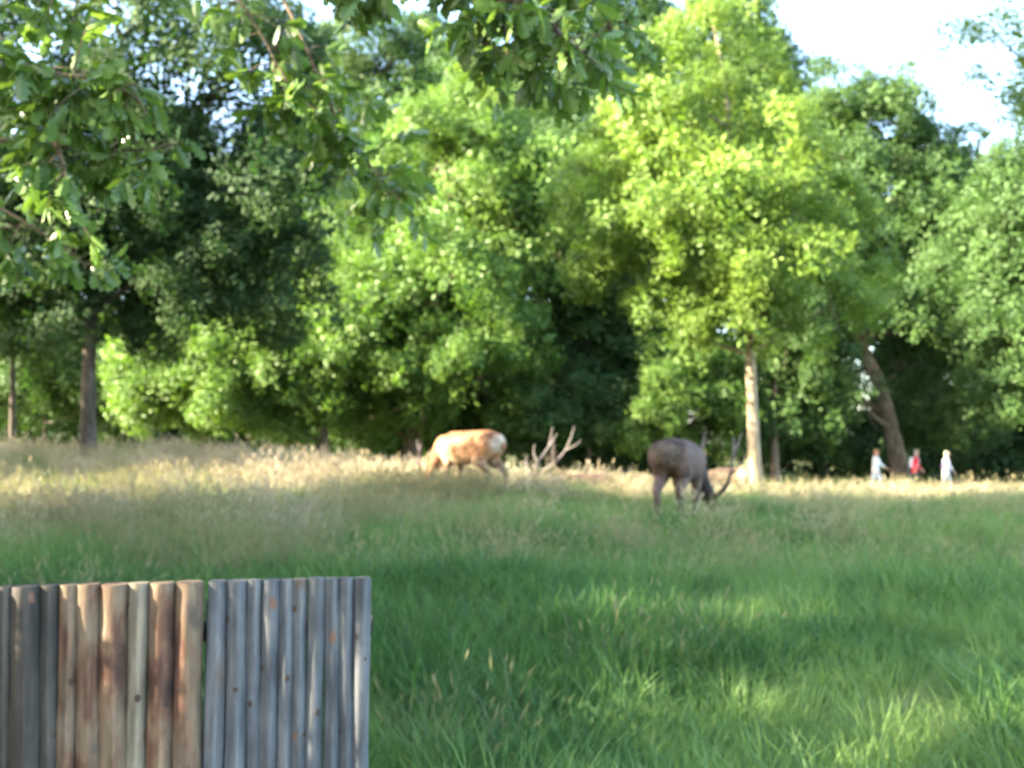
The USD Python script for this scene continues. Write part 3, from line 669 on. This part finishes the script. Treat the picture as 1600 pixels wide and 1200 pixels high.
M['log_bark'] = log_material('log_bark', [(.3, (.016, .014, .011)), (.5, (.034, .029, .023)), (.7, (.058, .050, .040))], bump=.8)
M['log_peeled'] = log_material('log_peeled', [(.30, (.032, .015, .010)), (.42, (.078, .037, .021)), (.5, (.108, .068, .040)), (.60, (.13, .092, .058)), (.72, (.062, .045, .033))])
M['log_pale'] = log_material('log_pale', [(.3, (.08, .06, .04)), (.5, (.15, .125, .085)), (.7, (.11, .09, .066))])
M['log_grey'] = log_material('log_grey', [(.3, (.040, .044, .048)), (.5, (.068, .073, .078)), (.64, (.092, .096, .097)), (.76, (.085, .062, .045))])
M['log_end'] = log_material('log_end', [(.3, (.20, .17, .13)), (.7, (.32, .28, .21))])
M['knot'] = log_material('knot', [(.3, (.022, .014, .01)), (.7, (.055, .035, .024))])
EDGES = [(-46, -6), (-4, 19), (20, 62), (64, 92), (93, 121), (122, 157), (160, 201), (202, 231), (235, 272), (276, 317), (325, 353), (356, 386), (388, 410), (411, 436), (437, 458), (459, 480), (481, 506), (508, 530), (531, 553), (554, 577)]
KIND = ['bark', 'bark', 'bark', 'bark', 'peeled', 'peeled', 'peeled', 'pale', 'peeled', 'peeled'] + ['grey'] * 10
fY = lambda px: 3.50 + .28 * px / 578
rg = np.random.default_rng(3)
fb = at(320, 915, fY(320)); fb[2] = 0
fence = thing('log_fence', 'palisade fence of upright round wooden logs at the lower left corner', 'fence', fb)
for i, ((a, b), kd) in enumerate(zip(EDGES, KIND)):
    px = (a + b) / 2; Y = fY(px); r = (b - a) / 2 * Y / FPX + .0026
    top = at(px, 924 - 15 * px / 578 + rg.uniform(-.6, .6), Y); lean = .028 * max(0, 1 - px / 330)
    zs = np.linspace(-.12, top[2], 15)
    pts = np.stack([top[0] + (top[2] - zs) * lean + .003 * np.sin(zs * 5 + i * 2.1), top[1] + .004 * np.sin(zs * 4 + i), zs], 1)
    rr = r * (1 + .05 * (top[2] - zs) + rg.normal(0, .025, len(zs)))
    pts = np.vstack([pts, pts[-1] + [0, 0, .002]]); rr = np.append(rr, rr[-1] * .90)
    lg = obj('log', tube(pts, rr, 22, wob=.10, seed=i, sub=3), M['log_' + kd], fence, smooth=50)
    th = np.arange(18) * 2 * np.pi / 18; e = rr[-1] * .97
    cap = np.vstack([[0, 0, .003], np.stack([e * np.cos(th), e * np.sin(th), np.full(18, .001)], 1)]) + pts[-1]
    for q_ in range(rg.integers(0, 3)):
        zk = rg.uniform(.55, 1.1); th_ = math.radians(rg.uniform(195, 345)); k_ = np.argmin(np.abs(pts[:, 2] - zk))
        kn = trimesh.creation.icosphere(2, 1.0); kn.vertices = kn.vertices * [.006 + r * .10, .0035, .009 + rg.random() * .006]
        kn.apply_transform(trimesh.transformations.rotation_matrix(th_ - math.pi * 1.5, [0, 0, 1])); kn.vertices = kn.vertices * 1.0 + pts[k_] * [1, 1, 0] + [r * .97 * math.cos(th_), r * .97 * math.sin(th_), zk]
        obj('knot', kn, M['knot'], lg)
    obj('cut_end', (cap, np.array([[0, 1 + k, 1 + (k + 1) % 18] for k in range(18)])), M['log_end'], lg, smooth=False)
for z in (.98, .35):
    for a, b in ((-46, 318), (325, 577)):
        p0, p1 = at(a, 915, fY(a)), at(b, 915, fY(b)); off = np.array([0, .085, 0]); p0[2] = p1[2] = z
        obj('rail', tube([p0 + off, (p0 + p1) / 2 + off, p1 + off], [.04, .042, .038], 12, wob=.05, sub=3), M['log_bark'], fence)
for a in (40, 321, 520):
    p = at(a, 915, fY(a)) + [0, .165, 0]
    obj('post', tube([[p[0], p[1], -.2], [p[0], p[1], .5], [p[0], p[1], 1.08]], .045, 14, wob=.04, sub=3, seed=a), M['log_bark'], fence)

# ------------------------------------------------------------------ the deer
def S(p, r, n=18): return m3.Manifold.sphere(float(r), n).translate(tuple(map(float, p)))
def hull(*a): return m3.Manifold.batch_hull([S(p, r) for p, r in a])
def chain(*j): return [hull(j[k], j[k + 1]) for k in range(len(j) - 1)]


def smooth_body(parts, step=.03, it=14):
    m = m3.Manifold.batch_boolean(parts, m3.OpType.Add).refine_to_length(step)
    t = tm(m); t.merge_vertices()
    trimesh.smoothing.filter_taubin(t, lamb=.5, nu=.52, iterations=it)
    return t


def mixc(a, b, t): return np.asarray(a) * (1 - t[:, None]) + np.asarray(b) * t[:, None]
def sst(x, a, b): t = np.clip((x - a) / (b - a), 0, 1); return t * t * (3 - 2 * t)


HEADS = {  # joints of neck and head: neck root, neck middle, poll, muzzle
    'graze': ((.58, 0, .97), (.86, 0, .66), (1.04, 0, .40), (1.20, 0, .14)),
    'graze_low': ((.58, 0, .97), (.85, 0, .60), (1.02, 0, .28), (1.21, 0, .06)),
    'graze_right': ((.58, 0, .97), (.82, -.08, .60), (.97, -.20, .28), (1.10, -.34, .06)),
    'graze_left': ((.58, .02, .97), (.84, .10, .66), (.98, .18, .40), (1.10, .26, .14)),
    'low': ((.58, 0, .98), (.85, .05, .98), (1.05, .10, 1.02), (1.30, .16, .88))}


def deer(name, label, loc, yaw, head='graze', lying=False, antlers=True, coat='red', scale=1.0, antler_fwd=0.0, antler_size=1.0, antler_spread=1.0, mane=True, step=(0, 0, 0, 0)):
    t = thing(name, label, 'deer', loc, 'deer on the meadow')
    loc = np.array(loc, float); c, s = math.cos(yaw), math.sin(yaw); R = np.array([[c, -s, 0], [s, c, 0], [0, 0, 1.0]]) * scale
    drop = .66 if lying else 0
    wp = lambda p: np.asarray(p) @ R.T + loc - [0, 0, drop * scale]
    nr, nm, po, mu = map(np.array, HEADS[head])
    if lying:
        po = po + [0, 0, .02]; 
    P = []
    P += [hull(((-.60, 0, 1.00), .19), ((-.50, .10, .98), .215), ((-.50, -.10, .98), .215), ((-.2, 0, .95), .265))]
    P += [hull(((-.2, 0, .95), .265), ((.12, 0, .90), .30)), hull(((.12, 0, .90), .30), ((.42, 0, .90), .275), ((.40, 0, 1.10), .10)), hull(((.42, 0, .90), .275), (tuple(nr), .175))]
    P += [hull(((-.5, 0, 1.10), .13), ((-.1, 0, 1.10), .11), ((.4, 0, 1.13), .08))]
    nk = .165 if mane else .10
    P += [hull((tuple(nr), nk + .02), (tuple(nm), nk * .86)), hull((tuple(nm), nk * .86), (tuple(po), nk * .58))]
    ax = mu - po; ax /= np.linalg.norm(ax)
    P += [hull((tuple(po), .088), (tuple(po + ax * .12), .075)), hull((tuple(po + ax * .10), .07), (tuple(mu), .042)), hull((tuple(mu - ax * .03), .045), (tuple(mu + ax * .015), .036))]
    if not lying:
        for k, sd in enumerate((1, -1)):
            o = step[k]
            P += chain(((-.50, .12 * sd, .92), .18), ((-.36 + o * .3, .15 * sd, .70), .115), ((-.64 + o * .8, .14 * sd, .50), .055), ((-.60 + o, .13 * sd, .14), .034), ((-.57 + o, .13 * sd, .07), .036))
            o = step[2 + k]
            P += chain(((.42, .13 * sd, .86), .14), ((.36 + o * .3, .15 * sd, .64), .085), ((.41 + o * .7, .13 * sd, .37), .046), ((.41 + o, .13 * sd, .13), .032), ((.44 + o, .13 * sd, .07), .036))
    else:
        for sd in (1, -1):
            P += chain(((-.48, .16 * sd, .88), .18), ((-.18, .27 * sd, .80), .10), ((-.52, .30 * sd, .72), .055), ((-.22, .33 * sd, .70), .038))
            P += chain(((.42, .13 * sd, .84), .13), ((.34, .20 * sd, .74), .08), ((.60, .20 * sd, .71), .045), ((.36, .24 * sd, .70), .036))
    body = smooth_body(P); v = np.array(body.vertices)
    n = meshkit.fbm(v * 9, 3, 4) - .5
    pal = {'red': dict(back=(.17, .078, .034), flank=(.27, .145, .072), belly=(.30, .21, .13), leg=(.17, .11, .07), neck=(.15, .075, .038)),
           'brown': dict(back=(.062, .038, .030), flank=(.085, .056, .045), belly=(.07, .048, .038), leg=(.10, .072, .055), neck=(.026, .018, .015)),
           'tan': dict(back=(.40, .24, .13), flank=(.50, .34, .20), belly=(.55, .43, .30), leg=(.34, .25, .17), neck=(.42, .27, .16))}[coat]
    col = mixc(pal['flank'], pal['back'], sst(v[:, 2] + n * .12, .98, 1.16))
    col = mixc(col, pal['belly'], sst(.80 - v[:, 2] + n * .1, 0, .10) * (np.abs(v[:, 0]) < .5))
    col = mixc(col, pal['neck'], sst(v[:, 0] + n * .1, .50, .68))
    col = mixc(col, pal['leg'], sst(.70 - v[:, 2] + n * .06, 0, .12) * (v[:, 0] < .62) * (0 if lying else 1))
    col = mixc(col, np.array((.40, .31, .22)) * {'red': .8, 'tan': 1, 'brown': .24}[coat], sst(-v[:, 0] + n * .06, .64, .71) * sst(v[:, 2], .70, .80) * sst(1.17 - v[:, 2], 0, .05))
    col = mixc(col, (.09, .06, .05), sst((v - po) @ ax, .26, .33) * (v[:, 0] > .8))
    body.vertices = wp(v)
    bp = obj('body', body, M['coat'], t, smooth=True, colors=col)
    # tail, ears, eyes, hooves
    tl = smooth_body(chain(((-.74, 0, 1.04), .035), ((-.79, 0, .96), .035), ((-.785, 0, .88), .022)), .02, 5); tc = mixc(pal['flank'], np.array(pal['back']) * 1.3, np.ones(len(tl.vertices)))
    tl.vertices = wp(np.array(tl.vertices)); obj('tail', tl, M['coat'], t, colors=tc)
    sidev = np.cross([0, 0, 1.0], ax); sidev /= np.linalg.norm(sidev); upv = np.cross(ax, sidev)
    for sd in (1, -1):
        b = po + sidev * sd * .07 - ax * .03 + upv * .03; d = sidev * sd * .85 - ax * .45 + upv * .2; d /= np.linalg.norm(d)
        e = hull((b, .016), (b + d * .09, .032), (b + d * .18, .008)); em = tm(e.refine_to_length(.03)); em.vertices = wp(b + (np.array(em.vertices) - b) * 1.0)
        obj('ear', em, M['coat'], t, colors=np.tile(pal['flank'], (len(em.vertices), 1)))
        em = trimesh.creation.icosphere(2, .014); em.vertices = wp(np.array(em.vertices) + po + ax * .10 + sidev * sd * .066 + upv * .035)
        obj('eye', em, M['eye'], t)
    if not lying:
        for k, (bx, o) in enumerate(((-.57, step[0]), (-.57, step[1]), (.44, step[2]), (.44, step[3]))):
            sd = 1 if k % 2 == 0 else -1; p = np.array([bx + o, .13 * sd, 0])
            h = tm(hull((p + [-.01, 0, .06], .034), (p + [.0, .012, .012], .034), (p + [.035, .0, .012], .026)).refine_to_length(.02)); h.vertices = wp(np.array(h.vertices)); obj('hoof', h, M['hoof'], t)
    if antlers:
        back = -ax; fw = upv * .55 + back * .0
        for sd in (1, -1):
            o = po + upv * .06 + sidev * sd * .045 - ax * .02
            def a(b_, s_, f_): return wp(o + (back * b_ + sidev * sd * s_ * antler_spread + upv * (f_ + antler_fwd * b_)) * antler_size)
            ms = [tube([a(0, 0, 0), a(.10, .13, .06), a(.30, .29, .07), a(.52, .35, .10), a(.72, .33, .16), a(.88, .27, .24)], 1.15 * np.array([.024, .021, .019, .018, .016, .006]) * scale, 9, sub=5, wob=.08, seed=sd + 2),
                  tube([a(.03, .04, .02), a(.02, .09, .16), a(.10, .13, .30)], 1.4 * np.array([.015, .012, .004]) * scale, 7, sub=4), tube([a(.09, .12, .06), a(.10, .17, .19), a(.19, .21, .30)], 1.4 * np.array([.014, .011, .004]) * scale, 7, sub=4),
                  tube([a(.34, .30, .08), a(.38, .36, .22), a(.48, .38, .32)], 1.4 * np.array([.014, .011, .004]) * scale, 7, sub=4),
                  tube([a(.60, .35, .12), a(.74, .44, .10), a(.86, .50, .12)], 1.4 * np.array([.014, .010, .004]) * scale, 7, sub=4), tube([a(.66, .34, .14), a(.80, .38, .24), a(.92, .40, .34)], 1.4 * np.array([.013, .009, .004]) * scale, 7, sub=4)]
            obj('antler', ms, M['antler'], t, smooth=True)
    return t


def on_ground(px, Y, dz=0):
    p = at(px, 700, Y); return np.array([p[0], Y, float(ground(p[0], Y)) + dz])


deer('stag', 'sunlit reddish stag grazing in profile with its head down in the tall grass', on_ground(733, 19.6), math.pi - math.radians(38), 'graze_low', coat='red', step=(.10, -.12, .05, -.08), antler_size=.62, antler_fwd=.4, scale=1.08)
deer('stag', 'dark grey-brown stag in the shade grazing with its rump towards the viewer', on_ground(1062, 16.4), math.radians(65), 'graze_right', coat='brown', step=(-.06, .12, .10, -.05), antler_fwd=.9, scale=1.14, antler_size=.68, antler_spread=1.9)
deer('stag', 'stag lying low in the grass so that mostly its branching antlers show', on_ground(908, 21.6), math.radians(188), 'low', lying=True, coat='brown', antler_fwd=.12, antler_size=1.3)
deer('hind', 'small pale tan deer without antlers in sunlit grass behind the head of the dark stag', on_ground(1140, 25.0), math.radians(160), 'graze', antlers=False, mane=False, coat='tan', scale=.76)

# ------------------------------------------------------------------ the walkers
def person(label, loc, yaw, top, trousers, hair, hairstyle='short', bag=None, scale=1.0, stride=.2, lean=0.06, arm=(.3, -.25), elbow=.3):
    t = thing('person', label, 'person', loc, 'walkers beside the leaning oak')
    loc = np.array(loc, float); c, s = math.cos(yaw), math.sin(yaw); R = np.array([[c, -s, 0], [s, c, 0], [0, 0, 1.0]]) * scale   # x forward, y left
    wp = lambda p: np.asarray(p, float) @ R.T + loc
    L = lambda p: np.asarray(p, float) + np.array([lean * max(0, p[2] - .9), 0, 0])
    J = {}
    for k, sd in (('l', 1), ('r', -1)):
        f = stride * sd
        J[k] = dict(hip=L((0, .09 * sd, .92)), knee=np.array([f * .6 + .03, .09 * sd, .50]), ank=np.array([f * 1.15 - .03, .09 * sd, .09 + (.05 if f < 0 else 0)]), toe=np.array([f * 1.15 + .13, .10 * sd, .035 + (.01 if f < 0 else 0)]))
        sh = L((0, .175 * sd, 1.40)); sw = arm[0 if sd > 0 else 1]
        el = sh + np.array([.28 * math.sin(sw), .04 * sd, -.28 * math.cos(sw)]); wr = el + np.array([.24 * math.sin(sw + elbow), -.01 * sd, -.24 * math.cos(sw + elbow)])
        J[k] |= dict(sh=sh, el=el, wr=wr, dir=(wr - el) / np.linalg.norm(wr - el))
    neck, head = L((0.0, 0, 1.50)), L((.02, 0, 1.62))
    P = [hull((L((0, .09, .96)), .10), (L((0, -.09, .96)), .10), (L((0, 0, 1.12)), .115)), hull((L((0, 0, 1.10)), .11), (L((.01, .09, 1.30)), .095), (L((.01, -.09, 1.30)), .095)), hull((L((.01, .11, 1.34)), .085), (L((.01, -.11, 1.34)), .085), (neck, .055)), hull((neck, .055), (head, .055))]
    P += [hull((head, .085), (head + [.02, 0, -.06], .062), (head + [-.02, 0, .03], .085)), hull((head + [.085, 0, -.01], .014), (head + [.10, 0, -.03], .014)), hull((head + [.05, 0, -.09], .03), (head + [.03, 0, -.06], .05))]
    for k, sd in (('l', 1), ('r', -1)):
        j = J[k]; P += chain((j['hip'], .085), (j['knee'], .058), (j['ank'], .04), (j['toe'], .032)); P += chain((j['sh'], .055), (j['el'], .042), (j['wr'], .028))
        P += [S(head + [0, .088 * sd, -.02], .022, 12)]
        d = j['dir']; w = j['wr']; P += [hull((w + d * .02, .026), (w + d * .08 + [0, 0, 0], .030))]
        for q in range(4):
            o = w + d * .09 + np.array([(-.024 + .016 * q), 0, 0]); P.append(hull((o, .0095), (o + d * (.035 + .006 * (q in (1, 2))), .009), (o + d * .065 + [.012, -.012 * sd, 0], .008)))
        P.append(hull((w + d * .035 + [.022, 0, 0], .010), (w + d * .07 + [.045, -.01 * sd, 0], .009)))
    body = smooth_body(P, .022, 6); body.vertices = wp(np.array(body.vertices)); obj('body', body, M['skin'], t, smooth=True)
    g = .014; hem = .86
    T = [hull((L((0, .09, hem)), .118), (L((0, -.09, hem)), .118), (L((0, 0, 1.10)), .128)), hull((L((0, 0, 1.08)), .13), (L((.01, .09, 1.30)), .112), (L((.01, -.09, 1.30)), .112)), hull((L((.01, .11, 1.345)), .097), (L((.01, -.11, 1.345)), .097), (L((0, 0, 1.44)), .066))]
    for k in 'lr':
        j = J[k]; m = j['el'] * .35 + j['wr'] * .65; T += chain((j['sh'], .072), (j['el'], .056), (m, .05))
    m = smooth_body(T, .03, 8); m.vertices = wp(np.array(m.vertices)); obj('top', m, M[top], t, smooth=True)
    T = [hull((L((0, .08, .95)), .106), (L((0, -.08, .95)), .106), (J['l']['hip'] * .8 + J['l']['knee'] * .2, .09)), hull((L((0, .08, .95)), .106), (J['r']['hip'] * .8 + J['r']['knee'] * .2, .09))]
    for k in 'lr':
        j = J[k]; T += chain((j['hip'], .105), (j['knee'], .078), (j['ank'] * .95 + j['knee'] * .05, .064))
    m = smooth_body(T, .03, 8); m.vertices = wp(np.array(m.vertices)); obj('trousers', m, M[trousers], t, smooth=True)
    for k in 'lr':
        j = J[k]; m = tm(hull((j['ank'] + [-.03, 0, -.035], .05), (j['ank'] + [0, 0, -.02], .046), (j['toe'] + [.02, 0, 0], .04)).refine_to_length(.03)); m.vertices = wp(np.array(m.vertices)); obj('shoe', m, M['shoe'], t)
    H = [hull((head + [-.02, 0, .04], .094), (head + [-.035, 0, -.01], .088), (head + [.02, 0, .055], .08))]
    if hairstyle == 'long': H += [hull((head + [-.05, 0, 0], .085), (head + [-.065, 0, -.13], .07)), hull((head + [-.06, .04, -.1], .05), (head + [-.07, -.02, -.2], .045))]
    m = smooth_body(H, .02, 4); m.vertices = wp(np.array(m.vertices)); obj('hair', m, M[hair], t, smooth=True)
    for sd in (1, -1):
        e = trimesh.creation.icosphere(2, .011); e.vertices = wp(np.array(e.vertices) + head + [.083, .032 * sd, .005]); obj('eye', e, M['eye'], t)
    m = tm(hull((head + [.078, .02, -.062], .008), (head + [.078, -.02, -.062], .008)).refine_to_length(.01)); m.vertices = wp(np.array(m.vertices)); obj('mouth', m, M['cloth_red'], t)
    if bag == 'shoulder':
        m = m3.Manifold.batch_hull([S(L((x_, -.235, z_)), .035) for x_ in (-.10, .12) for z_ in (1.02, 1.22)]); m = tm(m.refine_to_length(.04)); m.vertices = wp(np.array(m.vertices)); bg = obj('bag', m, M['bag_violet'], t)
        obj('strap', tube([wp(L((.10, -.24, 1.24))), wp(L((.06, -.17, 1.47))), wp(L((-.08, -.19, 1.42))), wp(L((-.09, -.24, 1.24)))], .012, 6, sub=4), M['bag_violet'], bg)
    elif bag == 'pack':
        m = m3.Manifold.batch_hull([S(L((-.19, y_, z_)), .05) for y_ in (-.10, .10) for z_ in (1.05, 1.38)] + [S(L((-.13, y_, z_)), .05) for y_ in (-.11, .11) for z_ in (1.03, 1.36)]); m = tm(m.refine_to_length(.04)); m.vertices = wp(np.array(m.vertices)); bg = obj('backpack', m, M['cloth_white'], t)
        for sd in (1, -1): obj('strap', tube([wp(L((-.12, .09 * sd, 1.40))), wp(L((.02, .10 * sd, 1.455))), wp(L((.125, .10 * sd, 1.32))), wp(L((.06, .13 * sd, 1.12)))], .016, 6, sub=4), M['cloth_white'], bg)
    return t


person('brown-haired walker in white top and white trousers left of the leaning trunk', on_ground(1367, 41.5), math.radians(-35), 'cloth_white', 'cloth_white', 'hair_brown', 'long', scale=1.0, arm=(.45, -.1), elbow=.5, bag=None)
person('pale-haired walker in a red top and dark trousers beside the leaning trunk', on_ground(1429, 42.2), math.radians(-20), 'cloth_red', 'cloth_dark', 'hair_pale', bag='pack', scale=1.02, stride=-.16)
person('pale-haired walker in white carrying a violet shoulder bag, rightmost of the three', on_ground(1477, 41.5), math.radians(-30), 'cloth_white', 'cloth_cream', 'hair_pale', bag='shoulder', scale=1.0, stride=.18)
